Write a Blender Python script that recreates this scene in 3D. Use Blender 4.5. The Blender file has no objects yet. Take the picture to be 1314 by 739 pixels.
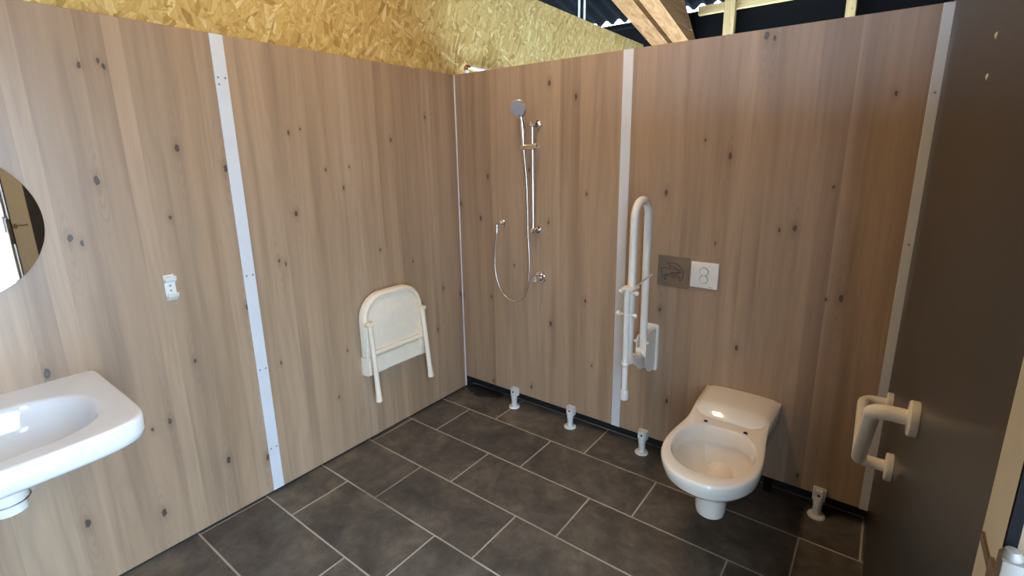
import bpy, bmesh, math, random
from mathutils import Vector, Matrix
random.seed(7)
SC = bpy.context.scene
COL = SC.collection
PI = math.pi

# ------------------------------------------------------------------ helpers
def link(o):
    COL.objects.link(o); return o

def mesh_obj(name, bm, mat, parent=None, smooth=True, angle=40):
    bmesh.ops.remove_doubles(bm, verts=bm.verts, dist=1e-6)
    bmesh.ops.recalc_face_normals(bm, faces=bm.faces)
    q = parent
    while q:                       # meshes are drawn in room coordinates; children store them relative to their thing
        bm.transform(Matrix.Translation(-q.location)); q = q.parent
    me = bpy.data.meshes.new(name)
    bm.to_mesh(me); bm.free()
    if smooth:
        for p in me.polygons: p.use_smooth = True
        try: me.set_sharp_from_angle(angle=math.radians(angle))
        except Exception: pass
    o = bpy.data.objects.new(name, me)
    if mat: me.materials.append(mat)
    link(o)
    if parent: o.parent = parent
    return o

def empty(name, loc, label=None, cat=None, group=None, kind=None):
    o = bpy.data.objects.new(name, None); link(o)
    o.empty_display_size = .05
    o.location = loc
    tag(o, label, cat, group, kind)
    return o

def tag(o, label=None, cat=None, group=None, kind=None):
    if label: o['label'] = label
    if cat: o['category'] = cat
    if group: o['group'] = group
    if kind: o['kind'] = kind
    return o

def struct(name, bm, mat, parent=None, label=None, **k):
    o = mesh_obj(name, bm, mat, parent, **k)
    if not parent: o['kind'] = 'structure'
    if label: o['label'] = label
    return o

def BM(): return bmesh.new()

def box(bm, x0, x1, y0, y1, z0, z1, bev=0, seg=2):
    vs = [bm.verts.new((x, y, z)) for x in (x0, x1) for y in (y0, y1) for z in (z0, z1)]
    idx = [(0,1,3,2),(4,6,7,5),(0,4,5,1),(2,3,7,6),(0,2,6,4),(1,5,7,3)]
    fs = [bm.faces.new([vs[i] for i in f]) for f in idx]
    if bev:
        es = list({e for f in fs for e in f.edges})
        bmesh.ops.bevel(bm, geom=es, offset=bev, segments=seg, profile=.5, affect='EDGES')
    return bm

def loft(bm, rings, cap0=True, cap1=True, closed=True):
    R = [[bm.verts.new(p) for p in r] for r in rings]
    n = len(R[0])
    for a, b in zip(R[:-1], R[1:]):
        for i in range(n if closed else n-1):
            j = (i+1) % n
            try: bm.faces.new((a[i], a[j], b[j], b[i]))
            except ValueError: pass
    if cap0: bm.faces.new(R[0][::-1])
    if cap1: bm.faces.new(R[-1])
    return bm

def tube(bm, pts, r, n=16, caps=True):
    """r: number or list of radii"""
    pts = [Vector(p) for p in pts]
    rs = r if isinstance(r, (list, tuple)) else [r]*len(pts)
    t0 = (pts[1]-pts[0]).normalized()
    up = Vector((0,0,1)) if abs(t0.z) < .9 else Vector((1,0,0))
    u = t0.cross(up).normalized()
    rings = []
    for i, p in enumerate(pts):
        if i == 0: t = t0
        elif i == len(pts)-1: t = (pts[i]-pts[i-1]).normalized()
        else: t = ((pts[i]-pts[i-1]).normalized() + (pts[i+1]-pts[i]).normalized()).normalized()
        u = (u - t*u.dot(t)).normalized(); v = t.cross(u)
        rings.append([p + (u*math.cos(a)+v*math.sin(a))*rs[i] for a in [2*PI*k/n for k in range(n)]])
    return loft(bm, rings, caps, caps)

def fillet(pts, rad, seg=8):
    """polyline with rounded corners"""
    pts = [Vector(p) for p in pts]
    out = [pts[0]]
    for i in range(1, len(pts)-1):
        a, b, c = pts[i-1], pts[i], pts[i+1]
        d1 = (a-b).normalized(); d2 = (c-b).normalized()
        ang = d1.angle(d2)
        L = min(rad/math.tan(ang/2), (a-b).length*.49, (c-b).length*.49)
        r = L*math.tan(ang/2)
        cen = b + (d1+d2).normalized()*(r/math.sin(ang/2))
        s = b+d1*L-cen; e = b+d2*L-cen
        tot = s.angle(e)
        ax = s.cross(e).normalized()
        for k in range(seg+1):
            out.append(cen + Matrix.Rotation(tot*k/seg, 3, ax) @ s)
    out.append(pts[-1])
    return out

def spline(pts, seg=8):
    pts = [Vector(p) for p in pts]
    P = [pts[0]*2-pts[1]] + pts + [pts[-1]*2-pts[-2]]
    out = []
    for i in range(1, len(P)-2):
        p0, p1, p2, p3 = P[i-1:i+3]
        for k in range(seg):
            t = k/seg
            out.append(.5*((2*p1)+(p2-p0)*t+(2*p0-5*p1+4*p2-p3)*t*t+(3*p1-p0-3*p2+p3)*t**3))
    out.append(pts[-1])
    return out

def lathe(bm, prof, origin, axis, n=32):
    """prof: (radius, along) pairs; axis direction vector"""
    o = Vector(origin); a = Vector(axis).normalized()
    up = Vector((0,0,1)) if abs(a.z) < .9 else Vector((1,0,0))
    u = a.cross(up).normalized(); v = a.cross(u)
    rings = [[o + a*h + (u*math.cos(t)+v*math.sin(t))*max(r, 1e-4) for t in [2*PI*k/n for k in range(n)]] for r, h in prof]
    return loft(bm, rings, True, True)

def prism(bm, poly, fn):
    """extrude polygon; fn(p, side) -> 3d point"""
    return loft(bm, [[fn(p, 0) for p in poly], [fn(p, 1) for p in poly]])

def rrect(x0, x1, y0, y1, r, seg=6):
    """rounded rectangle, r = radius or 4 radii (x1y0? order: x0y0,x1y0,x1y1,x0y1)"""
    rr = r if isinstance(r, (list, tuple)) else [r]*4
    cs = [(x0+rr[0], y0+rr[0], PI, rr[0]), (x1-rr[1], y0+rr[1], 1.5*PI, rr[1]), (x1-rr[2], y1-rr[2], 0, rr[2]), (x0+rr[3], y1-rr[3], .5*PI, rr[3])]
    out = []
    for cx, cy, a0, q in cs:
        for k in range(seg+1):
            a = a0 + .5*PI*k/seg
            out.append((cx+q*math.cos(a), cy+q*math.sin(a)))
    return out

# ------------------------------------------------------------------ node helpers
class NT:
    def __init__(s, name):
        s.m = bpy.data.materials.new(name); s.m.use_nodes = True
        s.t = s.m.node_tree; s.t.nodes.clear()
        s.out = s.t.nodes.new('ShaderNodeOutputMaterial')
        s.bsdf = s.t.nodes.new('ShaderNodeBsdfPrincipled')
        s.t.links.new(s.bsdf.outputs[0], s.out.inputs[0])
    def n(s, typ, **k):
        x = s.t.nodes.new(typ)
        for a, b in k.items(): setattr(x, a, b)
        return x
    def set(s, sock, v):
        if isinstance(v, bpy.types.NodeSocket): s.t.links.new(v, sock)
        elif v is not None: sock.default_value = v
    def math(s, op, a, b=None, c=None, clamp=False):
        x = s.n('ShaderNodeMath', operation=op); x.use_clamp = clamp
        s.set(x.inputs[0], a)
        if b is not None: s.set(x.inputs[1], b)
        if c is not None: s.set(x.inputs[2], c)
        return x.outputs[0]
    def comb(s, x, y, z):
        c = s.n('ShaderNodeCombineXYZ')
        for i, v in enumerate((x, y, z)): s.set(c.inputs[i], v)
        return c.outputs[0]
    def noise(s, vec, scale=5, detail=3, rough=.5, dist=0):
        x = s.n('ShaderNodeTexNoise')
        s.set(x.inputs['Vector'], vec); x.inputs['Scale'].default_value = scale
        x.inputs['Detail'].default_value = detail; x.inputs['Roughness'].default_value = rough
        x.inputs['Distortion'].default_value = dist
        return x.outputs['Fac']
    def ramp(s, fac, stops, interp='LINEAR'):
        x = s.n('ShaderNodeValToRGB'); x.color_ramp.interpolation = interp
        el = x.color_ramp.elements
        while len(el) < len(stops): el.new(.5)
        for e, (p, c) in zip(el, stops):
            e.position = p; e.color = (*c, 1) if len(c) == 3 else c
        s.set(x.inputs[0], fac)
        return x.outputs[0]
    def mix(s, fac, a, b, mode='MIX'):
        x = s.n('ShaderNodeMix', data_type='RGBA', blend_type=mode)
        s.set(x.inputs[0], fac); s.set(x.inputs[6], a if not isinstance(a, tuple) else (*a, 1)[:4]); s.set(x.inputs[7], b if not isinstance(b, tuple) else (*b, 1)[:4])
        return x.outputs[2]
    def p(s, name, v): s.set(s.bsdf.inputs[name], v if not (isinstance(v, tuple) and len(v) == 3) else (*v, 1))
    def bump(s, h, strength=.2, dist=.002):
        b = s.n('ShaderNodeBump'); b.inputs['Strength'].default_value = strength; b.inputs['Distance'].default_value = dist
        s.set(b.inputs['Height'], h); s.t.links.new(b.outputs[0], s.bsdf.inputs['Normal'])
    def coord(s):
        c = s.n('ShaderNodeTexCoord'); return c.outputs['Object']
    def sep(s, v):
        x = s.n('ShaderNodeSeparateXYZ'); s.set(x.inputs[0], v); return x.outputs

def plain(name, col, rough=.5, metal=0, coat=0, var=.06, scale=30, spec=.5):
    t = NT(name)
    f = t.noise(t.coord(), scale, 3)
    c = t.ramp(f, [(.3, tuple(v*(1-var) for v in col)), (.7, tuple(min(1, v*(1+var)) for v in col))])
    t.p('Base Color', c); t.p('Roughness', rough); t.p('Metallic', metal); t.p('Coat Weight', coat)
    t.p('Specular IOR Level', spec)
    return t.m

# ------------------------------------------------------------------ materials
LK = [(-1.337,1.496,.011),(-1.058,1.642,.007),(-1.002,1.66,.005),(-1.065,1.29,.010),(-1.17,1.089,.008),(-1.14,1.071,.006),(-1.33,.913,.010),(-1.556,.75,.008),(-1.496,.269,.012),(-1.336,.193,.011),(-1.749,1.467,.011),(-1.848,1.285,.009),(-1.821,1.265,.007),(-1.557,1.322,.007),(-1.979,.854,.013),(-1.676,.54,.009),(-1.734,.532,.007),(-1.97,.275,.012),(-1.751,.173,.012),(-1.496,1.574,.010),(-1.734,1.833,.007),(-1.683,1.854,.006),(-1.671,1.836,.006),(-.17,.735,.009),(-.019,.664,.012),(-.234,.485,.009),(-.874,.561,.006),(-.808,1.388,.007),(-.895,1.477,.006),(-.249,1.748,.008),(-.767,1.484,.005),(-1.22,.62,.006),(-.62,1.05,.007),(-.5,1.62,.008),(-2.4,1.2,.01),(-.4,.95,.006),(-.95,.33,.007)]
BK = [(.67,1.893,.011),(.827,1.813,.012),(.24,1.411,.010),(.897,1.334,.007),(.538,1.453,.008),(.017,1.243,.011),(.176,1.164,.010),(.009,.653,.010),(.244,.681,.008),(.901,.764,.009),(.681,.592,.012),(.426,.902,.007),(.664,1.171,.008),(1.314,1.356,.012),(1.314,.79,.009),(1.676,.672,.010),(1.376,.319,.010),(.544,.159,.009),(.246,.115,.009),(1.966,1.398,.006),(2.039,.966,.010),(1.679,1.973,.012),(1.708,1.958,.008),(1.852,1.23,.011),(1.974,.146,.008),(1.796,1.219,.007),(1.581,1.518,.011),(1.473,1.585,.006),(2.114,1.725,.007),(1.99,.955,.005),(1.55,1.14,.005),(.95,.4,.006)]

def wood_panel(name, ax, knots, seed):
    t = NT(name)
    s = t.sep(t.coord()); h = s[ax]; z = s[2]
    # slightly wandering plank joints of uneven width
    wob = t.math('MULTIPLY', t.math('SUBTRACT', t.noise(t.comb(t.math('MULTIPLY', h, 2.5), t.math('MULTIPLY', z, .35), seed), 1.6, 2), .5), .05)
    hh = t.math('ADD', h, wob)
    uneven = t.math('MULTIPLY', t.math('SINE', t.math('MULTIPLY', h, 23.0)), .035)
    cellf = t.math('DIVIDE', t.math('ADD', t.math('ADD', h, t.math('MULTIPLY', wob, .12)), uneven), .088)
    cell = t.math('FLOOR', cellf)
    wn = t.n('ShaderNodeTexWhiteNoise', noise_dimensions='1D'); t.set(wn.inputs['W'], t.math('ADD', cell, seed*7.31))
    tone = t.ramp(wn.outputs['Value'], [(0, (.380,.240,.136)), (.2, (.435,.286,.171)), (.4, (.335,.210,.119)), (.6, (.455,.307,.189)), (.8, (.408,.266,.156)), (1, (.348,.224,.131))])
    # broad soft streaks along the boards
    st = t.noise(t.comb(t.math('MULTIPLY', hh, 14), t.math('MULTIPLY', z, .55), t.math('MULTIPLY', cell, 3.7)), 1.3, 4, .55)
    streak = t.ramp(st, [(.25, (.70,.67,.65)), (.5, (1,1,1)), (.75, (1.15,1.15,1.16))])
    c = t.mix(1, tone, streak, 'MULTIPLY')
    # distance to knots
    p = t.comb(h, t.math('DIVIDE', z, 1.9), 0)
    warp = t.n('ShaderNodeVectorMath', operation='MULTIPLY_ADD')
    wn3 = t.n('ShaderNodeTexNoise'); t.set(wn3.inputs['Vector'], t.coord()); wn3.inputs['Scale'].default_value = 55
    t.set(warp.inputs[0], wn3.outputs['Color']); warp.inputs[1].default_value = (.009,.009,0); t.set(warp.inputs[2], p)
    pw = warp.outputs[0]
    d = None
    for (kh, kz, kr) in knots:
        v = t.n('ShaderNodeVectorMath', operation='DISTANCE'); t.set(v.inputs[0], pw); v.inputs[1].default_value = (kh+.0045, kz/1.9+.0045, 0)
        q = t.math('DIVIDE', v.outputs['Value'], kr*.76)
        d = q if d is None else t.math('MINIMUM', d, q)
    # fine grain, bent round the knots
    bend = t.math('DIVIDE', .012, t.math('ADD', d, .6))
    g = t.noise(t.comb(t.math('MULTIPLY', t.math('ADD', hh, bend), 130), t.math('MULTIPLY', z, 3.2), t.math('MULTIPLY', cell, 1.7)), 1, 4, .6)
    grain = t.ramp(g, [(.28, (.84,.81,.79)), (.5, (1,1,1)), (.72, (1.06,1.06,1.06))])
    c = t.mix(.38, c, t.mix(1, c, grain, 'MULTIPLY'))
    # cathedral figure
    fig = t.math('SINE', t.math('ADD', t.math('MULTIPLY', hh, 150), t.math('MULTIPLY', t.noise(t.comb(t.math('MULTIPLY', hh, 7), t.math('MULTIPLY', z, 1.3), t.math('MULTIPLY', cell, 5.1)), 1, 2), 34)))
    figm = t.math('MULTIPLY', t.math('POWER', t.math('ADD', t.math('MULTIPLY', fig, .5), .5), 3), .13)
    c = t.mix(figm, c, (.20,.145,.105))
    d2 = None
    p2 = t.comb(t.math('ADD', hh, t.math('MULTIPLY', t.noise(t.coord(), 9, 2), .02)), t.math('DIVIDE', z, 7), 0)
    for (kh, kz, kr) in knots:
        if kr < .0078: continue
        v = t.n('ShaderNodeVectorMath', operation='DISTANCE'); t.set(v.inputs[0], p2); v.inputs[1].default_value = (kh+.01, (kz-.03)/7, 0)
        d2 = v.outputs['Value'] if d2 is None else t.math('MINIMUM', d2, v.outputs['Value'])
    rings = t.math('POWER', t.math('ADD', t.math('MULTIPLY', t.math('SINE', t.math('MULTIPLY', d2, 900)), .5), .5), 2)
    rm = t.math('MULTIPLY', t.math('SUBTRACT', 1, t.math('DIVIDE', d2, .034, clamp=True), clamp=True), .34)
    c = t.mix(t.math('MULTIPLY', rings, rm), c, (.17,.11,.068))
    halo = t.ramp(t.math('DIVIDE', d, 4), [(.2, (.84,.82,.80)), (.9, (1,1,1))])
    c = t.mix(1, c, halo, 'MULTIPLY')
    kn = t.ramp(t.math('DIVIDE', d, 2), [(.0, (1,1,1)), (.36, (.95,.95,.95)), (.45, (.45,.45,.45)), (.56, (0,0,0))])
    kc = t.ramp(t.math('DIVIDE', d, 2), [(.0, (.055,.034,.022)), (.2, (.10,.066,.044)), (.33, (.025,.016,.011)), (.5, (.085,.055,.036))])
    c = t.mix(kn, c, kc)
    t.p('Base Color', c)
    t.p('Roughness', t.math('ADD', .33, t.math('MULTIPLY', g, .10)))
    t.p('Specular IOR Level', .75)
    t.bump(g, .06, .001)
    return t.m

M = {}
M['wood_left'] = wood_panel('oak_laminate_left', 1, LK, 1.0)
M['wood_back'] = wood_panel('oak_laminate_back', 0, BK, 2.0)
M['wood_plain'] = wood_panel('oak_laminate_door', 0, [(.3,.4,.01),(.15,1.1,.01)], 5.0)

def floor_mat():
    t = NT('slate_floor_tiles')
    s = t.sep(t.coord()); x, y = s[0], s[1]
    W, L = .2878, .6
    rr = t.math('DIVIDE', t.math('SUBTRACT', t.math('MULTIPLY', y, -1), .2102), W)
    k = t.math('ADD', t.math('FLOOR', rr), 1)
    fv = t.math('FRACT', rr)
    uu = t.math('DIVIDE', t.math('SUBTRACT', x, t.math('SUBTRACT', .4265, t.math('MULTIPLY', k, .2051))), L)
    fu = t.math('FRACT', uu); iu = t.math('FLOOR', uu)
    ev = t.math('MULTIPLY', t.math('MINIMUM', fv, t.math('SUBTRACT', 1, fv)), W)
    eu = t.math('MULTIPLY', t.math('MINIMUM', fu, t.math('SUBTRACT', 1, fu)), L)
    e = t.math('MINIMUM', ev, eu)
    e = t.math('ADD', e, t.math('MULTIPLY', t.math('SUBTRACT', t.noise(t.coord(), 90, 2), .5), .0016))
    grout = t.math('SUBTRACT', 1, t.math('DIVIDE', t.math('SUBTRACT', e, .0027), .0016, clamp=True))
    wn = t.n('ShaderNodeTexWhiteNoise', noise_dimensions='2D'); t.set(wn.inputs['Vector'], t.comb(iu, k, 0))
    rnd = wn.outputs['Value']
    vec = t.comb(x, y, t.math('MULTIPLY', rnd, 9))
    n1 = t.noise(vec, 4.5, 6, .62, .6)
    n2 = t.noise(vec, 16, 6, .7, .4)
    c = t.ramp(n1, [(.28, (.056,.048,.039)), (.5, (.108,.090,.069)), (.74, (.180,.147,.108))])
    c = t.mix(1, c, t.ramp(n2, [(.3, (.64,.64,.66)), (.55, (1,1,1)), (.75, (1.5,1.42,1.30))]), 'MULTIPLY')
    c = t.mix(1, c, t.ramp(rnd, [(0, (.85,.85,.88)), (1, (1.18,1.14,1.08))]), 'MULTIPLY')
    # dusty scuffs
    n3 = t.noise(t.coord(), 2.3, 7, .75, 1.2)
    c = t.mix(t.ramp(n3, [(.54, (0,0,0)), (.70, (.45,.45,.45))]), c, (.19,.165,.13))
    # near-black irregular patch in the corner
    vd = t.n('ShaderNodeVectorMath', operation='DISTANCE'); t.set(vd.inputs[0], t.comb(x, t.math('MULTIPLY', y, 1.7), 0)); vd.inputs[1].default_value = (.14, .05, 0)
    corner_patch = t.math('ADD', vd.outputs['Value'], t.math('MULTIPLY', t.math('SUBTRACT', t.noise(t.coord(), 14, 4), .5), .16))
    c = t.mix(t.ramp(corner_patch, [(.13, (.85,.85,.85)), (.16, (0,0,0))]), c, (.010,.009,.008))
    gc = t.mix(t.noise(t.coord(), 7, 4), (.34,.30,.235), (.58,.51,.40))
    gd = t.ramp(t.noise(t.coord(), 1.7, 3), [(.36, (.28,.28,.28)), (.5, (1,1,1))])
    c = t.mix(t.math('MULTIPLY', grout, t.math('ADD', .25, t.math('MULTIPLY', t.sep(gd)[0], .75))), c, gc)
    t.p('Base Color', c)
    t.p('Roughness', t.math('ADD', .42, t.math('MULTIPLY', n2, .2)))
    t.p('Specular IOR Level', .35)
    hgt = t.math('SUBTRACT', t.math('MULTIPLY', n2, .5), grout)
    t.bump(hgt, .25, .002)
    return t.m
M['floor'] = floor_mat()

def osb_mat():
    t = NT('osb_board')
    s = t.sep(t.coord()); y, z = s[1], s[2]
    base = t.comb(y, z, 0)
    cols = None; edge = None
    for i, (ang, sx, sy) in enumerate(((.35, 11, 56), (1.45, 10, 50), (-.75, 12, 60), (1.95, 10, 52))):
        mp = t.n('ShaderNodeMapping'); t.set(mp.inputs[0], base)
        mp.inputs['Rotation'].default_value = (0, 0, ang); 
        m2 = t.n('ShaderNodeVectorMath', operation='MULTIPLY'); t.set(m2.inputs[0], mp.outputs[0]); m2.inputs[1].default_value = (sx, sy, 1)
        v = t.n('ShaderNodeTexVoronoi', voronoi_dimensions='2D'); t.set(v.inputs['Vector'], m2.outputs[0]); v.inputs['Scale'].default_value = 1
        r = t.sep(v.outputs['Color'])[0]
        v2 = t.n('ShaderNodeTexVoronoi', voronoi_dimensions='2D', feature='DISTANCE_TO_EDGE'); t.set(v2.inputs['Vector'], m2.outputs[0]); v2.inputs['Scale'].default_value = 1
        ed = t.math('DIVIDE', v2.outputs['Distance'], .08, clamp=True)
        if cols is None: cols, edge = r, ed
        else:
            sel = t.math('GREATER_THAN', t.noise(t.comb(y, z, i*5.3), 8+i*3, 2), .51)
            cols = t.math('ADD', t.math('MULTIPLY', cols, t.math('SUBTRACT', 1, sel)), t.math('MULTIPLY', r, sel))
            edge = t.math('ADD', t.math('MULTIPLY', edge, t.math('SUBTRACT', 1, sel)), t.math('MULTIPLY', ed, sel))
    c = t.ramp(cols, [(0, (.40,.23,.060)), (.15, (.55,.35,.105)), (.55, (.63,.42,.140)), (.85, (.69,.48,.175)), (1, (.78,.60,.28))])
    gn = t.noise(t.comb(t.math('MULTIPLY', y, 80), t.math('MULTIPLY', z, 30), 0), 1, 3)
    c = t.mix(1, c, t.ramp(gn, [(.3, (.88,.86,.82)), (.7, (1.06,1.06,1.06))]), 'MULTIPLY')
    dk = t.math('SUBTRACT', 1, edge)
    c = t.mix(t.math('MULTIPLY', dk, .35), c, (.20,.105,.03))
    sp = t.noise(base, 70, 2)
    c = t.mix(t.ramp(sp, [(.70, (0,0,0)), (.76, (.8,.8,.8))]), c, (.12,.06,.02))
    t.p('Base Color', c); t.p('Roughness', .62); t.p('Specular IOR Level', .3)
    t.bump(cols, .15, .002)
    return t.m
M['osb'] = osb_mat()

def timber_mat(name, ax, c0, c1, c2, sc=1.0):
    t = NT(name)
    s = t.sep(t.coord())
    oth = [s[i] for i in range(3) if i != ax]
    a = t.math('MULTIPLY', s[ax], 1.6*sc)
    v = t.comb(a, t.math('MULTIPLY', oth[0], 28*sc), t.math('MULTIPLY', oth[1], 28*sc))
    g = t.noise(v, 1, 5, .65, .8)
    c = t.ramp(g, [(.28, c0), (.5, c1), (.72, c2)])
    sp = t.noise(t.coord(), 26, 3, .6)
    c = t.mix(t.ramp(sp, [(.66, (0,0,0)), (.74, (.75,.75,.75))]), c, tuple(q*.3 for q in c0))
    t.p('Base Color', c); t.p('Roughness', .7); t.p('Specular IOR Level', .25); t.bump(g, .2, .003)
    return t.m
M['rafter'] = timber_mat('orange_pine', 1, (.17,.070,.022), (.31,.145,.050), (.42,.22,.085))
M['stud'] = timber_mat('pale_pine', 2, (.48,.28,.10), (.64,.40,.16), (.72,.48,.22))
M['batten'] = timber_mat('pale_pine_batten', 0, (.48,.28,.10), (.64,.40,.16), (.72,.48,.22))
M['alu'] = plain('pale_aluminium', (.70,.69,.67), .42, .1, var=.03, scale=8)
M['black'] = plain('black_membrane', (.006,.0055,.005), .9, spec=.05)
M['skirt'] = plain('dark_skirting', (.016,.016,.016), .6, spec=.3)
M['ceramic'] = plain('white_ceramic', (.78,.76,.72), .10, coat=.5, var=.015, scale=4)
M['ceramic_toilet'] = plain('cream_ceramic', (.90,.81,.67), .10, coat=.5, var=.015, scale=4)
M['plastic'] = plain('white_plastic', (.80,.75,.66), .35, var=.03)
M['plastic_seat'] = plain('cream_plastic', (.84,.71,.53), .38, var=.03)
M['nylon'] = plain('white_nylon', (.80,.73,.61), .32, var=.03)
M['foot'] = plain('grey_white_plastic', (.66,.65,.60), .42, var=.08, scale=60)
M['chrome'] = plain('chrome', (.80,.79,.77), .09, 1.0, var=.02)
M['hose'] = plain('steel_hose', (.72,.70,.66), .22, 1.0, var=.1, scale=200)
M['shower_face'] = plain('grey_shower_face', (.33,.33,.35), .4)
M['dark'] = plain('dark_hole', (.01,.01,.01), .6)
M['screw'] = plain('steel_screw', (.35,.34,.33), .35, .9)
M['cream'] = plain('cream_paint', (.60,.555,.43), .38, var=.03)
M['lining'] = plain('brown_lining', (.13,.075,.035), .6)
M['lock'] = plain('grey_lock_plastic', (.13,.105,.08), .45)
M['copper'] = plain('copper', (.42,.17,.09), .35, .9, var=.2)
M['bronze'] = plain('bronze', (.28,.20,.12), .35, .8)
M['roof'] = plain('dark_corrugated_sheet', (.007,.007,.007), .95, var=.12, scale=6, spec=.02)
M['concrete'] = plain('pale_concrete', (.62,.60,.57), .9, var=.1, scale=2)
M['grass'] = plain('grass', (.16,.30,.05), .9, var=.4, scale=2)
M['water'] = plain('bowl_water', (.52,.45,.33), .03, spec=.6)
M['ink'] = plain('dark_line', (.035,.025,.02), .5)

def dark_wall_mat():
    t = NT('dark_satin_laminate')
    n = t.noise(t.coord(), 2.2, 4)
    t.p('Base Color', t.ramp(n, [(.3, (.030,.027,.024)), (.7, (.037,.033,.029))]))
    t.p('Roughness', .34); t.p('Specular IOR Level', .4)
    return t.m
M['darkwall'] = dark_wall_mat()
def mirror_mat():
    t = NT('mirror_silver'); n = t.noise(t.coord(), 3, 1)
    t.p('Base Color', t.ramp(n, [(.3, (.90,.91,.91)), (.7, (.92,.93,.93))])); t.p('Metallic', 1.0); t.p('Roughness', .015)
    return t.m
M['mirror'] = mirror_mat()
def sign_mat():
    t = NT('brown_engraved_plate'); n = t.noise(t.coord(), 20, 3)
    t.p('Base Color', t.ramp(n, [(.3, (.175,.122,.076)), (.7, (.215,.152,.098))])); t.p('Roughness', .3)
    return t.m
M['sign'] = sign_mat()

# ------------------------------------------------------------------ setting
PH = 1.998          # panel top
def xw(y): return 2.233 - .0155*y      # dark wall face

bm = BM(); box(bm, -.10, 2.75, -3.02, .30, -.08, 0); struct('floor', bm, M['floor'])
bm = BM(); box(bm, -.012, 0, -1.3045, .012, .014, PH, .0008, 1); box(bm, -.012, 0, -2.95, -1.3065, .014, PH, .0008, 1)
struct('wall_left', bm, M['wood_left'])
bm = BM(); box(bm, .002, 1.105, 0, .012, .0885, PH, .0008, 1); box(bm, 1.107, 2.236, 0, .012, .0885, PH, .0008, 1)
struct('wall_back', bm, M['wood_back'])
# dark base behind the raised back panels and behind the left panel foot
bm = BM(); box(bm, -.02, 2.9, .085, .11, 0, 1.96); struct('wall_back_base', bm, M['skirt'])
bm = BM(); box(bm, -.05, -.013, -3.02, .085, 0, PH-.01); struct('wall_left_base', bm, M['skirt'])
# board wall above the left panels
bm = BM(); box(bm, -.07, -.052, -3.02, 2.86, PH-.05, 2.614); struct('wall_left_upper', bm, M['osb'])
# dark right wall
def slab(bm, ya, yb, z0, z1, th, off=0):
    pts = [(xw(ya)+off, ya), (xw(yb)+off, yb), (xw(yb)+off+th, yb), (xw(ya)+off+th, ya)]
    loft(bm, [[(x, y, z0) for x, y in pts], [(x, y, z1) for x, y in pts]])
bm = BM(); slab(bm, .085, -1.602, .004, 2.9, .04)
wr = struct('wall_right', bm, M['darkwall'])
# cream door jamb with latch keep
bm = BM()
jp = [(xw(-1.603)+.05, -1.603), (xw(-1.603), -1.603)] + [(xw(-1.646)-.002*math.sin(PI*k/12)**.8, -1.603-.087*k/12) for k in range(1, 12)] + [(xw(-1.69), -1.69), (xw(-1.69)+.075, -1.69)]
loft(bm, [[(x, y, 0) for x, y in jp], [(x, y, 2.06) for x, y in jp]]); jamb = struct('trim_1', bm, M['cream'], label='cream door jamb at the end of the dark wall')
bm = BM(); slab(bm, -1.603, -2.72, 2.06, 2.9, .075); struct('wall_right_header', bm, M['darkwall'])
bm = BM(); slab(bm, -2.64, -3.02, 0, 2.06, .075); struct('wall_right_front', bm, M['darkwall'])
# front partition (behind the camera)
bm = BM(); box(bm, -.05, 2.4, -3.02, -2.98, 0, PH); struct('wall_front', bm, M['wood_back'])
# barn shell: eaves wall, far side wall
bm = BM(); box(bm, -3.2, 3.2, 3.0, 3.03, 0, 2.875); struct('wall_eaves', bm, M['black'])
bm = BM(); loft(bm, [[(x, y, z) for y, z in ((-8.04, 0), (3.03, 0), (3.03, 2.93), (-8.04, 5.54))] for x in (-3.23, -3.2)]); struct('wall_barn_side', bm, M['black'])
bm = BM(); loft(bm, [[(x, y, z) for y, z in ((.14, 0), (3.0, 0), (3.0, 2.965+.2367*(-.05)+.01), (.14, 2.965+.2367*2.81+.01))] for x in (2.33, 2.36)]); struct('wall_barn_return', bm, M['black'])
bm = BM(); box(bm, -3.23, 2.36, -8.04, -8.0, 2.62, 5.50); struct('wall_barn_front', bm, M['black'])
bm = BM(); box(bm, -3.2, 2.36, -8.0, -3.03, -.10, -.01); box(bm, -40, 40, -60, -8.0, -.2, -.05); struct('ground_yard', bm, M['concrete'])
bm = BM(); loft(bm, [[(x, y, z) for y, z in ((-8.04, 0), (-3.02, 0), (-3.02, 2.9), (.14, 2.9), (.14, 2.965+.2367*2.81+.01), (-8.04, 2.965+.2367*10.99+.01))] for x in (2.33, 2.36)]); struct('wall_right_upper', bm, M['black'])

# strips
def strip(name, bm, screws, axis):
    o = struct(name, bm, M['alu'])
    for p in screws:
        b = BM(); lathe(b, [(.0045, 0), (.0045, .0006), (.003, .0016), (.001, .0018)], p, axis, 12)
        mesh_obj('screw', b, M['screw'], o)
    return o
bm = BM(); box(bm, 0, .0035, -1.330, -1.281, .016, PH, .001, 1)
strip('trim_2', bm, [(.0035, y, z) for z in (1.84, 1.835-.02, 1.05, .62, .23) for y in (-1.318, -1.292) if not (abs(z-1.815) < .01 and y > -1.3)], (1,0,0))
bm = BM(); box(bm, 1.078, 1.128, -.0035, 0, .0885, PH, .001, 1)
strip('trim_3', bm, [], (0,-1,0))
bm = BM(); box(bm, 2.203, 2.2335, -.0045, 0, .0885, PH+.0, .001, 1)
strip('trim_4', bm, [(2.219, -.0045, 1.72), (2.219, -.0045, 1.2)], (0,-1,0))
bm = BM(); box(bm, .0004, .007, -.007, -.0004, .016, PH, .001, 1)
strip('trim_5', bm, [], (0,-1,0))
for (y, z) in ((-1.03, 1.72), (-1.015, 1.655), (-.67, .02)):
    b = BM(); lathe(b, [(.006, 0), (.006, .001), (.003, .003), (.001, .003)], (xw(y), y, z+.0), (-1,0,0), 12)
    mesh_obj('screw', b, M['foot'], wr)

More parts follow.
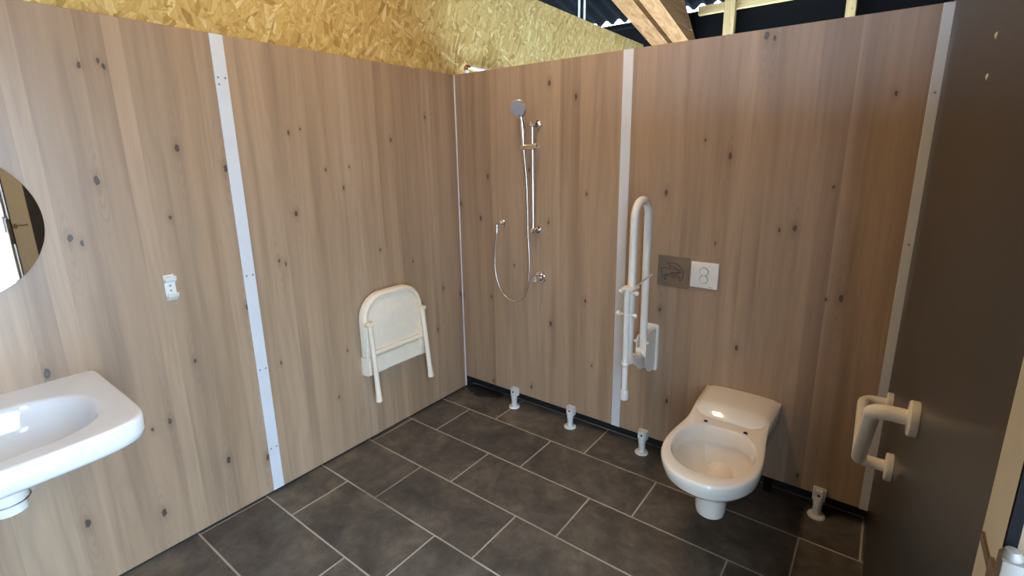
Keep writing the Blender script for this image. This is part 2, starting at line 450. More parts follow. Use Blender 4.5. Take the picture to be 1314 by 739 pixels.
# ceiling: corrugated sheet on a slope falling to the eaves
def roofz(y): return 2.965 + .2367*(2.95-y)
bm = BM()
nx = 620; xs = [-3.3 + 6.8*i/nx for i in range(nx+1)]
top = []; 
for th in (0, .006):
    for y in (-8.4, 3.07):
        top.append([bm.verts.new((x, y, roofz(y)-.006+.024*math.sin(2*PI*(x+.03)/.147)+th)) for x in xs])
a, b, c, d = top
for i in range(nx):
    bm.faces.new((a[i], b[i], b[i+1], a[i+1])); bm.faces.new((c[i], c[i+1], d[i+1], d[i]))
    bm.faces.new((a[i], a[i+1], c[i+1], c[i])); bm.faces.new((b[i], d[i], d[i+1], b[i+1]))
struct('ceiling', bm, M['roof'])

# outside ground
bm = BM(); box(bm, 2.75, 34, -25, 25, -.2, -.03); struct('ground_outside', bm, M['concrete'])
bm = BM(); box(bm, 34, 90, -60, 60, -.2, -.02); struct('ground_grass', bm, M['grass'])

# door leaf standing open outside, hinged on the jamb
dr = empty('door_1', (2.33, -1.70, 0), kind='structure')
bm = BM()
dv = Vector((math.cos(1.05), math.sin(1.05), 0)); dn = Vector((-dv.y, dv.x, 0))
P0 = Vector((2.352, -1.722, 0))
def leaf(bm, s0, s1, t0, t1, z0, z1):
    pts = [P0+dv*s0+dn*t0, P0+dv*s1+dn*t0, P0+dv*s1+dn*t1, P0+dv*s0+dn*t1]
    loft(bm, [[(p.x, p.y, z0) for p in pts], [(p.x, p.y, z1) for p in pts]])
leaf(bm, .0, .88, 0, .030, .02, 2.03); mesh_obj('door_leaf', bm, M['wood_plain'], dr)
bm = BM()
tube(bm, [(2.338, -1.712, 1.10), (2.338, -1.712, 1.20)], .010)
mesh_obj('hinge', bm, M['plastic'], dr)
# latch keep on the jamb
bm = BM(); xk = xw(-1.66)
box(bm, xk-.0045, xk-.001, -1.684, -1.618, 1.139, 1.149, .001); box(bm, xk-.0050, xk-.001, -1.688, -1.668, 1.128, 1.156, .001)
mesh_obj('door_latch', bm, M['bronze'], jamb)
bm = BM(); box(bm, 2.2555, 2.2635, -1.696, -1.6905, 0, 2.06); mesh_obj('black_seal', bm, M['black'], jamb)
bm = BM(); box(bm, 2.2637, 2.320, -1.6955, -1.6905, 0, 2.06); mesh_obj('wood_lining', bm, M['lining'], jamb)
bm = BM(); box(bm, 2.2520, 2.2680, -1.716, -1.697, 1.03, 1.186, .0015); lathe(bm, [(.0075, 0), (.0075, .004), (.005, .008), (.001, .009)], (2.2590, -1.706, 1.1855), (0,0,1), 16); box(bm, 2.2690, 2.290, -1.712, -1.697, 1.03, 1.180, .0015)
lk = mesh_obj('lock_case', bm, M['lock'], jamb)

# ------------------------------------------------------------------ roof timbers seen over the back panels
def rafter_under(y): return 2.746 - .2367*(y-1.968)
def rafter(x0, x1, label, h):
    bm = BM()
    ya, yt, yb = -2.9, 2.55, 2.93; ye = 3.005
    prof = [(ya, rafter_under(ya)), (ye, rafter_under(ye)), (ye, rafter_under(ye)+.03), (yb, rafter_under(yb)+.09), (yt, rafter_under(yt)+h), (ya, rafter_under(ya)+h)]
    loft(bm, [[(x0, y, z) for y, z in prof], [(x1, y, z) for y, z in prof]])
    o = mesh_obj('timber_rafter', bm, M['rafter'])
    # bolt heads and plate near the foot
    return tag(o, label, 'rafter', 'sloping roof rafters')
rafter(.092, .254, 'orange timber rafter, left one of the sloping pair above the back wall', .26)
r2 = rafter(.30, .45, 'orange timber rafter, right one of the sloping pair, with bolts on its side', .27)
for (y, z) in ((2.62, 2.70), (2.72, 2.655)):
    b = BM(); lathe(b, [(.012, 0), (.012, .01), (.006, .012), (.006, .03), (.001, .03)], (.45, y, z), (1,0,0), 10); mesh_obj('bolt', b, M['chrome'], r2)
bm = BM(); box(bm, .46, 3.1, 2.93, 2.985, 2.822, 2.897, .002, 1)
tag(mesh_obj('timber_batten', bm, M['batten']), 'long pale timber batten running level under the corrugated roof', 'batten')
bm = BM(); box(bm, -3.0, .09, 2.93, 3.002, 2.822, 2.868, .002, 1)
tag(mesh_obj('dark_purlin', bm, M['black']), 'dark purlin under the roof edge left of the rafters', 'purlin')
for (xa, xb, lab) in ((.716, .812, 'pale timber stud standing just right of the bolted rafter'), (1.672, 1.744, 'pale timber stud standing near the right end of the back wall top')):
    bm = BM(); box(bm, xa, xb, 2.87, 2.929, 0, 2.99, .002, 1)
    tag(mesh_obj('timber_stud', bm, M['stud']), lab, 'stud', 'upright studs behind the back wall')
for (y, lab) in ((1.60, 'thin white conduit, left of the pair rising behind the chipboard top'), (1.69, 'thin white conduit, right of the pair rising behind the chipboard top')):
    bm = BM(); tube(bm, [(-.082, y, 0), (-.082, y, roofz(y)-.035)], .009, 10)
    tag(mesh_obj('white_conduit', bm, M['plastic']), lab, 'pipe', 'conduits behind the board wall')
# little water pipe at the top of the corner
wp = empty('water_pipe', (-.02, .135, 1.96), 'short white water pipe with a copper elbow over the room corner', 'pipe')
bm = BM(); tube(bm, [(-.02, .155, 2.062), (-.02, .55, 2.062)], .011, 14); mesh_obj('pipe', bm, M['plastic'], wp)
bm = BM(); tube(bm, fillet([(-.02, .16, 2.062), (-.02, .130, 2.062), (-.02, .130, 0)], .012), .0125, 14); mesh_obj('copper_elbow', bm, M['copper'], wp)
bm = BM(); tube(bm, [(-.02, .130, 2.040), (-.02, .130, 2.015)], .015, 14); mesh_obj('collar', bm, M['plastic'], wp)

# ------------------------------------------------------------------ toilet
def toilet():
    T = empty('toilet', (1.722, 0, .17), 'cream wall-hung toilet without a seat on the back wall', 'toilet')
    cx = 1.722
    N = 40
    def halfw(y, yf, wb, wn, ww):
        # y measured out of the wall
        yc = yf-.215
        if y < yc:
            yn = .24*yf/.74
            if y < yn:
                t = y/yn; t = t*t*(3-2*t); return ww+(wn-ww)*t
            t = (y-yn)/(yc-yn); t = t*t*(3-2*t); return wn+(wb-wn)*t
        q = min(1, (y-yc)/(yf-yc)); return wb*math.sqrt(max(0, 1-q**2.25))
    def ring(z, yf, wb, wn, ww, y0=0):
        pts = []
        yc = yf-.215
        ys = [y0+(yc-y0)*i/18 for i in range(18)]
        for i in range(23):
            a = .5*PI*i/22; ys.append(yc+(yf-yc)*math.sin(a))
        L = [(cx-halfw(y, yf, wb, wn, ww), -y, z) for y in ys]
        R = [(cx+halfw(y, yf, wb, wn, ww), -y, z) for y in ys[:-1]]
        return L + R[::-1]
    n = len(ring(.4, .7, .17, .15, .16))
    # opening ring with the same vertex count
    def hole(z, s, dy=0, sx=1):
        base = ring(z, .7, .17, .15, .16)
        hc = -.466+dy; a, b = .146*s*sx, .171*s
        out = []
        for (x, y, _) in base:
            # angular match about the hole centre
            ang = math.atan2((y-(-.45))/.25, (x-cx)/.17)
            c, s_ = math.cos(ang), math.sin(ang)
            bb = b if s_ < 0 else b*.98
            pw = 2.25
            r = (abs(c)**pw+abs(s_)**pw)**(-1/pw)
            out.append((cx+a*r*c, hc+bb*r*s_, z))
        return out
    def lift(r, amt):   # raise the back deck
        o = []
        for x, y, z in r:
            t = min(1, max(0, (.30+y)/.09)); t = t*t*(3-2*t)
            o.append((x, y, z+amt*t - .018*max(0, -y-.2)/.55))
        return o
    B = .155
    rings = []
    # from the underside up to the rim, across the rim, down into the bowl
    under = [(.215,.45,.080,.080,.100), (.245,.535,.108,.098,.118), (.285,.590,.138,.118,.135), (.320,.632,.156,.132,.146), (.350,.660,.164,.140,.152), (.366,.672,.167,.143,.154), (.375,.681,.171,.147,.157), (.405,.695,.1755,.151,.159), (.428,.700,.1765,.152,.160), (.437,.697,.174,.150,.158), (.4395,.692,.170,.147,.155)]
    for i, (z, yf, wb, wn, ww) in enumerate(under):
        r = ring(z, yf, wb, wn, ww)
        if z > .37: r = lift(r, .022*(1 if z > .42 else (z-.37)/.05) if z > .375 else 0)
        rings.append(r)
    rings.append(lift(hole(.4395, 1.07), 0)); rings.append(lift(hole(.4385, 1.02), 0)); rings.append(lift(hole(.432, 1.0), 0)); rings.append(lift(hole(.405, .985), 0)); rings.append(hole(.372, .98))
    rings.append(hole(.367, 1.05)); rings.append(hole(.355, 1.05))
    rings.append(hole(.33, .93, .008)); rings.append(hole(.295, .80, .015)); rings.append(hole(.265, .62, .02)); rings.append(hole(.255, .48, .02)); rings.append(hole(.250, .30, .02))
    bm = BM(); loft(bm, rings); mesh_obj('bowl', bm, M['ceramic_toilet'], T, angle=55)
    # raised rear deck: rounded hump against the wall
    bm = BM(); rr = []
    for k in range(13):
        y = -.001-.262*k/12
        q = k/12
        top = .468 + .006*math.sin(PI*q) - (0 if q < .72 else .040*((q-.72)/.28)**1.8)
        w = .1605 - .0085*q
        prof = []
        for j in range(15):
            a = PI*j/14
            # flat-topped arch
            px = w*max(-1, min(1, 1.02*math.cos(a)/((abs(math.cos(a))**6+abs(math.sin(a))**6)**(1/6))))
            pz = (math.sin(a)/((abs(math.cos(a))**6+abs(math.sin(a))**6)**(1/6)))
            prof.append((cx+px, y, .425+(top-.425)*pz + .006*(1-(px/w)**2)*(pz > .5)))
        rr.append(prof)
    loft(bm, rr); mesh_obj('rear_deck', bm, M['ceramic_toilet'], T, angle=60)
    # trap outlet below
    bm = BM()
    lathe(bm, [(.044, .0), (.052, .006), (.057, .03), (.060, .09), (.075, .12)], (1.730, -.468, .155), (0,0,1), 36)
    mesh_obj('trap_outlet', bm, M['ceramic_toilet'], T)
    bm = BM(); tube(bm, [(1.73, 0, .245), (1.73, -.46, .235)], [.062, .058], 24); mesh_obj('waste_body', bm, M['ceramic_toilet'], T)
    # standing water, seat-bolt holes, small rim mark
    bm = BM(); lathe(bm, [(.075, 0), (.075, .002), (.001, .0022)], (cx, -.475, .262), (0,0,1), 32); mesh_obj('water', bm, M['water'], T)
    for (x, y) in ((1.645, -.297), (1.800, -.300)):
        bm = BM(); lathe(bm, [(.0085, 0), (.0085, .0012), (.0004, .0013)], (x, y, .4405), (0,0,1), 14); mesh_obj('bolt_hole', bm, M['dark'], T)
    return T
toilet()

# flush plate
fl = empty('flush_plate', (1.514, 0, .93), 'white square flush plate with two round buttons above the toilet', 'flush plate')
bm = BM()
loft(bm, [[(x, .002, z) for x, z in rrect(1.453, 1.5755, .930, 1.049, .004)], [(x, -.008, z) for x, z in rrect(1.453, 1.5755, .930, 1.049, .004)], [(x, -.010, z) for x, z in rrect(1.455, 1.5735, .932, 1.047, .004)]])
mesh_obj('plate', bm, M['plastic'], fl)
for z in (1.0075, .9715):
    bm = BM(); lathe(bm, [(.0195, 0), (.0195, .001), (.0192, .0012)], (1.513, -.0100, z), (0,-1,0), 36); ring = mesh_obj('button_gap', bm, M['ink'], fl)
    bm = BM(); lathe(bm, [(.0178, 0), (.0178, .003), (.0165, .004), (.012, .0036), (.001, .003)], (1.513, -.0108, z), (0,-1,0), 36); mesh_obj('button', bm, M['plastic'], fl)
bm = BM(); box(bm, 1.535, 1.555, -.0105, -.0098, .9365, .9385); mesh_obj('printed_mark', bm, M['screw'], fl)

# brown engraved plate with line drawing
sg = empty('engraved_plate', (1.37, 0, .915), 'brown square plate with an engraved line drawing left of the flush plate', 'plate')
bm = BM(); box(bm, 1.2945, 1.4455, -.006, 0, .915, 1.061, .0012, 1); mesh_obj('plate', bm, M['sign'], sg)
def spx(u, v):   # drawing on the plate: u, v in 0..1 across and down
    return Vector((1.2945 + u*.151, -.0062, 1.061 - v*.146))
strokes = [
 [(150,235),(190,228),(250,232),(300,265),(335,310),(345,360),(330,410),(310,440),(303,425),(310,385),(300,372)],
 [(185,300),(95,300),(88,340),(95,375),(115,415),(140,440),(148,430),(132,395),(135,378),(190,372)],
 [(150,240),(185,260),(190,298),(240,300),(285,315),(300,335),(270,338),(245,345),(215,345),(190,372)],
 [(190,265),(235,275),(275,290),(310,315),(318,340),(290,345),(265,350)],
 [(135,384),(190,400),(240,405),(310,395)], [(135,384),(170,372),(205,374),(240,386),(280,375),(310,380)],
 [(205,375),(220,352),(240,372),(262,345),(275,372)]]
bm = BM()
for st in strokes:
    pts = [spx((u-40)/370, (v-150)/370) for u, v in st]
    tube(bm, spline(pts, 5), .0016, 6)
mesh_obj('line_drawing', bm, M['ink'], sg)

# ------------------------------------------------------------------ fold-up support rail
FR = empty('folding_support_rail', (1.277, 0, .47), 'white fold-up support rail raised upright with a hanging leg, left of the toilet', 'grab rail')
bm = BM()
RX = 1.280; yr, yf_ = -.118, -.268; rt = .0178
zc = 1.352-rt-.075
arc = [(RX, (yr+yf_)/2 + .075*math.cos(a), zc+.075*math.sin(a)) for a in [PI*k/20 for k in range(21)]]
path = [(RX, yr+.012, .600)] + arc + [(RX, yf_-.004, .685)]
path = path + [(RX, yf_-.002, .635), (RX, yf_+.020, .603), (RX, yf_+.075, .590), (RX, yf_+.15, .590)]
tube(bm, path, rt, 20); mesh_obj('rail_tube', bm, M['nylon'], FR)
bm = BM()
poly = rrect(1.236, 1.318, .470, .712, .012)
loft(bm, [[(x, 0, z) for x, z in poly], [(x, -.006, z) for x, z in poly], [(1.277+(x-1.277)*.93, -.0095, .591+(z-.591)*.97) for x, z in poly]])
mesh_obj('wall_plate', bm, M['nylon'], FR)
for x in (RX-.026, RX+.022):
    bm = BM()
    pr = [(-.008, .487), (-.04, .484), (-.07, .487), (-.095, .498), (-.114, .518), (-.126, .545), (-.132, .58), (-.132, .65), (-.126, .672), (-.108, .682), (-.03, .690), (-.008, .692)]
    loft(bm, [[(x, y, z) for y, z in pr], [(x+.004, y, z) for y, z in pr]]); mesh_obj('cheek', bm, M['nylon'], FR)
bm = BM(); tube(bm, [(RX-.022, -.117, .60), (RX+.022, -.117, .60)], .022, 18); mesh_obj('pivot', bm, M['nylon'], FR)
for (x, y, z, d) in ((RX-.027, -.128, .655, -1), (RX+.027, -.128, .655, 1), (RX-.027, -.120, .535, -1), (RX-.027, -.135, .585, -1)):
    bm = BM(); lathe(bm, [(.008, 0), (.0085, .004), (.007, .010), (.001, .012)], (x, y, z), (d, 0, 0), 16); mesh_obj('bolt_cap', bm, M['plastic'], FR)
# hanging support leg
lg_top = Vector((RX-.004, yf_-.038, .955)); lg_bot = Vector((RX, yf_-.035, .462))
bm = BM(); tube(bm, [lg_top, lg_top.lerp(lg_bot, .5), lg_bot], .0135, 18); leg = mesh_obj('support_leg', bm, M['nylon'], FR)
bm = BM(); lathe(bm, [(.0165, 0), (.0185, .004), (.0175, .04), (.0165, .046), (.0135, .048)], lg_bot-Vector((0,0,.03)), (0,0,1), 20); mesh_obj('rubber_foot', bm, M['plastic'], leg)
bm = BM(); lathe(bm, [(.0165, -.008), (.018, -.006), (.018, .006), (.0165, .008)], lg_top.lerp(lg_bot, .70), (0,0,1), 18); mesh_obj('collar', bm, M['nylon'], leg)
bm = BM(); tube(bm, [(RX-.002, yf_-.030, .608), (RX-.002, yf_+.010, .608)], .008, 12); mesh_obj('leg_clip', bm, M['nylon'], FR)
# upper clamp with knobs and the stay rod
bm = BM(); box(bm, RX-.028, RX+.028, yf_-.056, yf_+.022, .952, .964, .003); mesh_obj('clamp', bm, M['nylon'], FR)
for (dx, dz, dy) in ((-.036, -.014, -.03), (.036, -.014, -.03), (-.040, -.112, -.042), (.036, -.112, -.042)):
    bm = BM(); c = Vector((RX+dx, yf_+dy, .955+dz)); s = 1 if dx > 0 else -1
    lathe(bm, [(.004, -.028), (.004, -.008), (.009, -.006), (.011, .001), (.008, .008), (.001, .010)], c, (s, 0, 0), 16); mesh_obj('clamp_knob', bm, M['plastic'], FR)
bm = BM(); tube(bm, [(RX+.020, yf_-.02, .962), (RX+.024, yr+.02, .985)], .004, 10); mesh_obj('stay_rod', bm, M['nylon'], FR)

# ------------------------------------------------------------------ shower set
SH = empty('shower_set', (.6, 0, 1.13), 'chrome hand shower on a riser rail with a looping hose', 'shower')
bm = BM(); tube(bm, [(.600, -.052, 1.118), (.598, -.052, 1.70)], .0085, 18); mesh_obj('riser_rail', bm, M['chrome'], SH)
for z in (1.690, 1.130):
    bm = BM(); lathe(bm, [(.022, -.003), (.024, .004), (.022, .012), (.013, .018), (.0115, .040), (.0155, .046), (.0165, .056), (.013, .066), (.001, .070)], (.599, 0, z), (0,-1,0), 28); mesh_obj('rail_bracket', bm, M['chrome'], SH)
bm = BM(); tube(bm, [(.528, -.058, 1.574), (.532, -.058, 1.574), (.556, -.058, 1.574), (.558, -.058, 1.574), (.560, -.058, 1.574), (.562, -.058, 1.574), (.636, -.056, 1.578), (.640, -.056, 1.578)], [.012, .0155, .0155, .012, .012, .0165, .0165, .013], 20); mesh_obj('slider', bm, M['chrome'], SH)
bm = BM()
hp = [(.545, -.060, 1.560), (.545, -.062, 1.600), (.543, -.064, 1.66), (.540, -.068, 1.715), (.537, -.078, 1.745)]
tube(bm, spline(hp, 5), [.008]*1 + [.0095]*4 + [.0115]*5 + [.0135]*5 + [.0155]*5 + [.0155], 18); mesh_obj('handset_handle', bm, M['chrome'], SH)
hd = Vector((.16, -.95, -.27)).normalized()
hc = Vector((.536, -.088, 1.770))
bm = BM(); lathe(bm, [(.012, -.026), (.030, -.020), (.044, -.008), (.0475, .002), (.0465, .008), (.040, .010)], hc, hd, 36); mesh_obj('shower_head', bm, M['chrome'], SH)
bm = BM(); lathe(bm, [(.0405, .0095), (.0405, .0115), (.030, .0122), (.010, .0125), (.001, .0125)], hc, hd, 36)
for k in range(16):
    a = 2*PI*k/16
    u = hd.cross(Vector((0,0,1))).normalized(); v = hd.cross(u)
    lathe(bm, [(.002, .011), (.0018, .0135), (.0005, .0138)], hc+(u*math.cos(a)+v*math.sin(a))*.027, hd, 6)
mesh_obj('spray_face', bm, M['shower_face'], SH)
hose = [(.545, -.060, 1.560), (.550, -.056, 1.50), (.556, -.052, 1.40), (.560, -.050, 1.27), (.562, -.050, 1.12), (.569, -.050, 1.00), (.570, -.050, .90), (.560, -.050, .81), (.532, -.050, .742), (.488, -.050, .708), (.440, -.050, .702), (.392, -.050, .724), (.352, -.050, .772), (.328, -.050, .835), (.320, -.050, .91), (.326, -.050, 1.00), (.336, -.050, 1.07), (.341, -.050, 1.10)]
bm = BM(); tube(bm, spline(hose, 8), .0052, 10); mesh_obj('hose', bm, M['hose'], SH)
bm = BM(); tube(bm, [(.341, -.050, 1.095), (.341, -.050, 1.124)], .0075, 14); mesh_obj('hose_nut', bm, M['chrome'], SH)
EL = empty('hose_outlet', (.344, 0, 1.142), 'small chrome wall elbow where the shower hose begins', 'outlet')
bm = BM(); lathe(bm, [(.021, -.003), (.022, .003), (.019, .007), (.010, .009)], (.344, 0, 1.145), (0,-1,0), 24); mesh_obj('rosette', bm, M['chrome'], EL)
bm = BM(); tube(bm, fillet([(.344, -.006, 1.145), (.342, -.050, 1.145), (.341, -.050, 1.126)], .008), .0078, 14); mesh_obj('elbow', bm, M['chrome'], EL)
VL = empty('shower_valve', (.614, 0, .855), 'round chrome shower valve knob low on the back wall', 'valve')
bm = BM(); lathe(bm, [(.037, -.003), (.037, .004), (.034, .008), (.024, .010)], (.616, 0, .858), (0,-1,0), 32); mesh_obj('rosette', bm, M['chrome'], VL)
bm = BM(); lathe(bm, [(.023, .008), (.022, .026), (.015, .030), (.015, .038), (.020, .040), (.0215, .046), (.0205, .064), (.017, .070), (.008, .068), (.001, .068)], (.616, 0, .858), (0,-1,-.0), 28); mesh_obj('knob', bm, M['chrome'], VL)
bm = BM(); lathe(bm, [(.007, 0), (.007, .004), (.001, .005)], (.616, -.068, .858), (0,-1,0), 14); mesh_obj('button', bm, M['shower_face'], VL)

# ------------------------------------------------------------------ folding shower seat
ST = empty('folding_shower_seat', (0, -.6, .4), 'cream folding shower seat folded flat against the left wall', 'shower seat')
bm = BM()
loft(bm, [[(-.003, y, z) for y, z in rrect(-.800, -.365, .392, .500, .008)], [(.040, y, z) for y, z in rrect(-.800, -.365, .392, .500, .008)], [(.052, y, z) for y, z in rrect(-.792, -.373, .404, .492, .008)]])
mesh_obj('wall_bracket', bm, M['plastic_seat'], ST)
out = rrect(-.806, -.402, .412, .842, [.006, .006, .135, .135], 10)
inn = rrect(-.778, -.430, .528, .814, [.012, .012, .11, .11], 10)
bm = BM()
loft(bm, [[(.030, y, z) for y, z in inn], [(.046, y, z) for y, z in inn], [(.051, -.604+(y+.604)*.88, .671+(z-.671)*.88) for y, z in inn]])
pan = mesh_obj('seat_panel', bm, M['plastic_seat'], ST)
bm = BM(); tube(bm, spline([(.050, -.640, .684), (.052, -.618, .699), (.052, -.592, .700)], 5), .0045, 8); mesh_obj('moulded_grip', bm, M['plastic'], pan)
# U-shaped frame with the seat rim
bm = BM()
def rimpt(y, z, x): return (x, y, z)
A = rrect(-.806, -.402, .502, .842, [.012, .012, .135, .135], 12)
Bq = rrect(-.793, -.415, .514, .829, [.012, .012, .123, .123], 12)
Cq = rrect(-.779, -.429, .530, .815, [.012, .012, .110, .110], 12)
loft(bm, [[(.022, y, z) for y, z in A], [(.050, y, z) for y, z in A], [(.060, y+(.006 if y < -.6 else -.006), z-(.006 if z > .6 else -.004)) for y, z in A], [(.067, y, z) for y, z in Bq], [(.064, y, z) for y, z in Cq], [(.040, y, z) for y, z in Cq]], False, False)
mesh_obj('seat_rim', bm, M['plastic_seat'], ST)
for y0, y1 in ((-.788, -.764), (-.440, -.416)):
    bm = BM(); box(bm, .026, .056, y0, y1, .40, .56, .004); mesh_obj('hinge_arm', bm, M['plastic_seat'], ST)
bm = BM(); tube(bm, [(.050, -.765, .512), (.050, -.44, .512)], .006, 12); mesh_obj('crossbar', bm, M['plastic'], ST)
for ya, yb in ((-.783, -.789), (-.424, -.419)):
    bm = BM(); tube(bm, [(.080, ya, .690), (.098, (ya+yb)/2, .484), (.116, yb, .276)], .0135, 16)
    L_ = mesh_obj('leg', bm, M['plastic_seat'], ST)
    bm = BM(); d = Vector((.116-.080, yb-ya, .276-.690)).normalized()
    lathe(bm, [(.0145, -.075), (.0150, -.04), (.0185, -.006), (.0180, .002), (.010, .007), (.001, .008)], (.116, yb, .276), d, 18); mesh_obj('rubber_foot', bm, M['plastic_seat'], L_)
    s = -1 if ya < -.6 else 1
    bm = BM(); box(bm, .056, .094, ya-.018, ya+.018, .680, .702, .004); tube(bm, [(.075, ya-.026, .690), (.075, ya+.026, .690)], .009, 12); mesh_obj('leg_pivot', bm, M['plastic_seat'], ST)
    bm = BM(); tube(bm, spline([(.078, ya+s*.018, .64), (.074, ya+s*.024, .58), (.062, ya+s*.022, .47), (.050, ya+s*.012, .415)], 5), .0042, 8); mesh_obj('stay_rod', bm, M['plastic'], ST)

# ------------------------------------------------------------------ partition feet
def foot(x, label, first=[None]):
    if first[0] is None:
        F = empty('partition_foot', (x, 0, 0)); first[0] = F
        bm = BM(); lathe(bm, [(.034, 0), (.034, .004), (.031, .0085), (.020, .011)], (x, -.024, 0), (0,0,1), 28); mesh_obj('base', bm, M['foot'], F)
        bm = BM(); lathe(bm, [(.0165, .008), (.0165, .058), (.0185, .059), (.0185, .088), (.014, .094)], (x, -.024, 0), (0,0,1), 22); mesh_obj('post', bm, M['foot'], F)
        bm = BM()
        pr = rrect(x-.023, x+.023, .080, .125, [.008, .008, .003, .003], 4)
        loft(bm, [[(a, -.0012, b) for a, b in pr], [(a, -.010, b) for a, b in pr]])
        pr2 = rrect(x-.015, x+.015, .070, .122, [.004, .004, .006, .006], 4)
        loft(bm, [[(a, -.009, b) for a, b in pr2], [(a, -.036, b) for a, b in pr2]])
        box(bm, x-.024, x-.018, -.028, -.002, .076, .125, .001, 1); box(bm, x+.018, x+.024, -.028, -.002, .076, .125, .001, 1)
        mesh_obj('clip', bm, M['foot'], F)
        bm = BM(); lathe(bm, [(.0055, 0), (.0055, .0015), (.0005, .0016)], (x, -.0357, .104), (0,-1,0), 12); mesh_obj('screw_hole', bm, M['dark'], F)
        r = F
    else:
        r = first[0].copy(); link(r); r.location = (x, 0, 0)
        for ch in list(first[0].children):
            c = ch.copy(); link(c); c.parent = r
    tag(r, label, 'partition foot', 'feet under the back panels')
foot(.428, 'pale partition foot nearest the room corner, under the shower panel')
foot(.832, 'pale partition foot under the shower panel, second from the room corner')
foot(1.267, 'pale partition foot just left of the toilet bowl')
foot(2.062, 'pale partition foot under the back wall right of the toilet')
# black stub behind toilet
bm = BM(); loft(bm, [[(x, y, z) for x, y in ((1.842,.02),(1.876,.02),(1.876,.046),(1.842,.046))] for z in (0, .12)])
bmesh.ops.bevel(bm, geom=list(bm.edges), offset=.003, segments=2, affect='EDGES')
tag(mesh_obj('black_support_strip', bm, M['black']), 'short black support strip under the back panel beside the toilet', 'support')

# ------------------------------------------------------------------ angled grab bar on the dark wall
GB = empty('angled_grab_bar', (xw(-.65), -.65, .67), 'white angled grab bar with three round mounts on the dark wall', 'grab bar')
G1 = Vector((xw(-.30), -.285, .695)); G3 = Vector((xw(-.645), -.635, .655)); G2 = Vector((xw(-.97), -.97, .966))
off = Vector((-.080, 0, 0))
bm = BM()
tube(bm, fillet([G1, G1+off, G3+off, G2+off, G2], .032, 9), .0172, 20); mesh_obj('bar', bm, M['nylon'], GB)
bm = BM(); tube(bm, [G3, G3+off*.9], .0165, 18); mesh_obj('middle_arm', bm, M['nylon'], GB)
for g in (G1, G3, G2):
    bm = BM(); lathe(bm, [(.038, 0), (.039, .002), (.039, .015), (.036, .018), (.018, .019)], g, (-1,0,0), 32); mesh_obj('wall_mount', bm, M['nylon'], GB)

# ------------------------------------------------------------------ wash basin
WB = empty('wash_basin', (0, -2.165, .83), 'white ceramic wash basin on the left wall below the round mirror', 'basin')
yc, ay, xm, bx = -2.165, .307, .2775, .2765
N = 120
def bring(z, ins=0, back=0):
    pts = []
    for k in range(N):
        a = 2*PI*k/N; c, s = math.cos(a), math.sin(a)
        A_ = ay-ins
        p = 8 if c > 0 else 40
        Bf = bx-ins if c > 0 else bx+.004
        r = (abs(s/A_)**p + abs(c/Bf)**p)**(-1/p)
        x = xm + r*c; y = yc + r*s
        if c > 0: x -= .020*min(1, abs(s*r)/A_)**2.2*min(1, (r*c)/bx)
        pts.append((x, y, z))
    return pts
def bowl(z, s=1, dx=0):
    pts = []
    for k in range(N):
        a = 2*PI*k/N
        # match by the outer outline direction
        c, si = math.cos(a), math.sin(a)
        p = 2.7; A_, B_ = .231*s, .178*s
        r = (abs(si/A_)**p + abs(c/B_)**p)**(-1/p)
        pts.append((.310+dx+r*c, yc+r*si, z))
    return pts
bm = BM()
loft(bm, [bring(.690,.17), bring(.706,.13), bring(.728,.075), bring(.743,.035), bring(.755,.014), bring(.764,.005), bring(.782,0), bring(.818,.000), bring(.8245,.002), bring(.8268,.006), bring(.8272,.011),
          bowl(.8268,1.06), bowl(.8255,1.015), bowl(.8195,.985), bowl(.800,.955), bowl(.765,.90), bowl(.732,.80), bowl(.712,.62), bowl(.704,.40), bowl(.701,.14)])
mesh_obj('basin_bowl', bm, M['ceramic'], WB, angle=50)
bm = BM(); lathe(bm, [(.034, 0), (.034, .003), (.028, .004), (.026, .001), (.001, .0)], (.330, yc, .7035), (0,0,1), 28); mesh_obj('drain', bm, M['dark'], WB)
bm = BM(); lathe(bm, [(.030, 0), (.038, .002), (.040, .030), (.044, .032), (.046, .075), (.050, .115)], (.325, yc+.01, .606), (0,0,1), 28); tr = mesh_obj('waste_trap', bm, M['plastic'], WB)
bm = BM()
ringp = [(.325+.047*math.cos(a), yc+.01+.047*math.sin(a), .640) for a in [2*PI*k/28 for k in range(29)]]
tube(bm, ringp, .0018, 6); tube(bm, [(.325, yc+.057, .640), (.325, yc+.066, .644)], .0022, 6); mesh_obj('clip_wire', bm, M['screw'], tr)

# round mirror
MR = empty('round_mirror', (0, -2.13, 1.355), 'round frameless wall mirror at the left edge, above the basin', 'mirror')
bm = BM(); lathe(bm, [(.215, 0), (.215, .012)], (.001, -2.130, 1.355), (1,0,0), 96); mesh_obj('backing', bm, M['alu'], MR)
bm = BM(); lathe(bm, [(.226, 0), (.227, .0035), (.2255, .006), (.001, .006)], (.013, -2.130, 1.355), (1,0,0), 128); mesh_obj('mirror_glass', bm, M['mirror'], MR, angle=20)

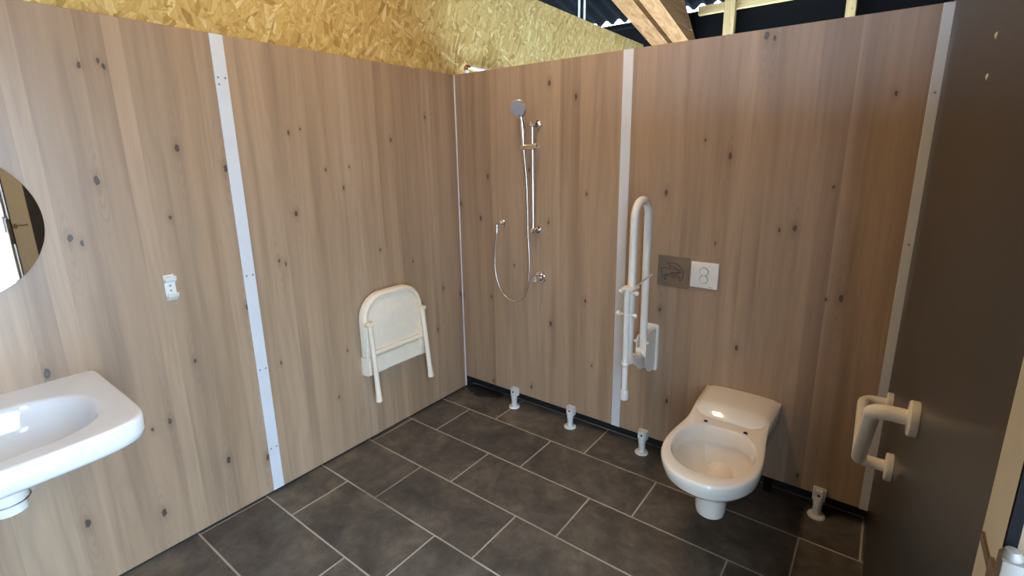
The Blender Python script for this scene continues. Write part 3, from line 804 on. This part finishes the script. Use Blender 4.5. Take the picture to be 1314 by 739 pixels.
# small white wall clip
HK = empty('wall_clip', (0, -1.597, 1.02), 'small white two-lipped wall clip between mirror and metal strip', 'clip')
bm = BM(); box(bm, 0, .007, -1.615, -1.579, 1.014, 1.112, .002); pl = mesh_obj('clip_plate', bm, M['plastic'], HK)
for z0, s in ((1.094, 1), (1.030, 1)):
    bm = BM()
    prof = [(.002, -.012), (.016, -.010), (.026, -.002), (.031, .012), (.027, .014), (.020, .004), (.012, -.001), (.002, -.002)]
    loft(bm, [[(x, -1.615, z0+z) for x, z in prof], [(x, -1.579, z0+z) for x, z in prof]]); mesh_obj('lip', bm, M['plastic'], HK)
for z in (1.070, 1.051):
    bm = BM(); lathe(bm, [(.004, 0), (.004, .0012), (.002, .0015), (.001, .001)], (.007, -1.597, z), (1,0,0), 12); mesh_obj('screw', bm, M['screw'], pl)

# ------------------------------------------------------------------ light
W = bpy.data.worlds.new('World'); SC.world = W; W.use_nodes = True
wt = W.node_tree; wt.nodes.clear()
wo = wt.nodes.new('ShaderNodeOutputWorld'); bg = wt.nodes.new('ShaderNodeBackground')
bg.inputs[0].default_value = (.48, .70, 1.0, 1); bg.inputs[1].default_value = 5.0
wt.links.new(bg.outputs[0], wo.inputs[0])
sun = bpy.data.lights.new('sun', 'SUN'); sun.energy = 7.0; sun.angle = .01; sun.color = (1, .93, .80)
so = link(bpy.data.objects.new('sun', sun)); so.rotation_euler = Vector((.52, .45, -.72)).to_track_quat('-Z', 'Y').to_euler()
def area(name, loc, to, sx, sy, watt, col):
    l = bpy.data.lights.new(name, 'AREA'); l.shape = 'RECTANGLE'; l.size = sx; l.size_y = sy; l.energy = watt; l.color = col
    o = link(bpy.data.objects.new(name, l)); o.location = loc
    o.rotation_euler = (Vector(to)-Vector(loc)).to_track_quat('-Z', 'Y').to_euler()
    return o

for dx in (-.05, .05):
    area('lamp_tube', (1.05+dx, -1.0, 2.95), (1.05+dx, -1.0, 0), .035, 1.2, 3.1, (1.0, .72, .43))

# ------------------------------------------------------------------ camera
cam = bpy.data.cameras.new('camera'); co = link(bpy.data.objects.new('camera', cam))
R_ = Vector((.80203528, .59713838, -.01285112)); U_ = Vector((-.12629536, .1905824, .97351314)); F_ = Vector((-.58377126, .77916885, -.22826961))
m = Matrix((R_, U_, -F_)).transposed().to_4x4(); m.translation = (2.13234912, -2.2467808, 1.5312)
co.matrix_world = m
cam.sensor_width = 36; cam.sensor_fit = 'HORIZONTAL'; cam.lens = 629.8871/1314*36
cam.shift_x = -7.0785/1314; cam.shift_y = -22.3163/1314
cam.clip_start = .02; cam.clip_end = 300
SC.camera = co

SC.view_settings.view_transform = 'Standard'; SC.view_settings.look = 'None'
SC.view_settings.gamma = 1; SC.view_settings.use_curve_mapping = False
SC.view_settings.exposure = 1.92
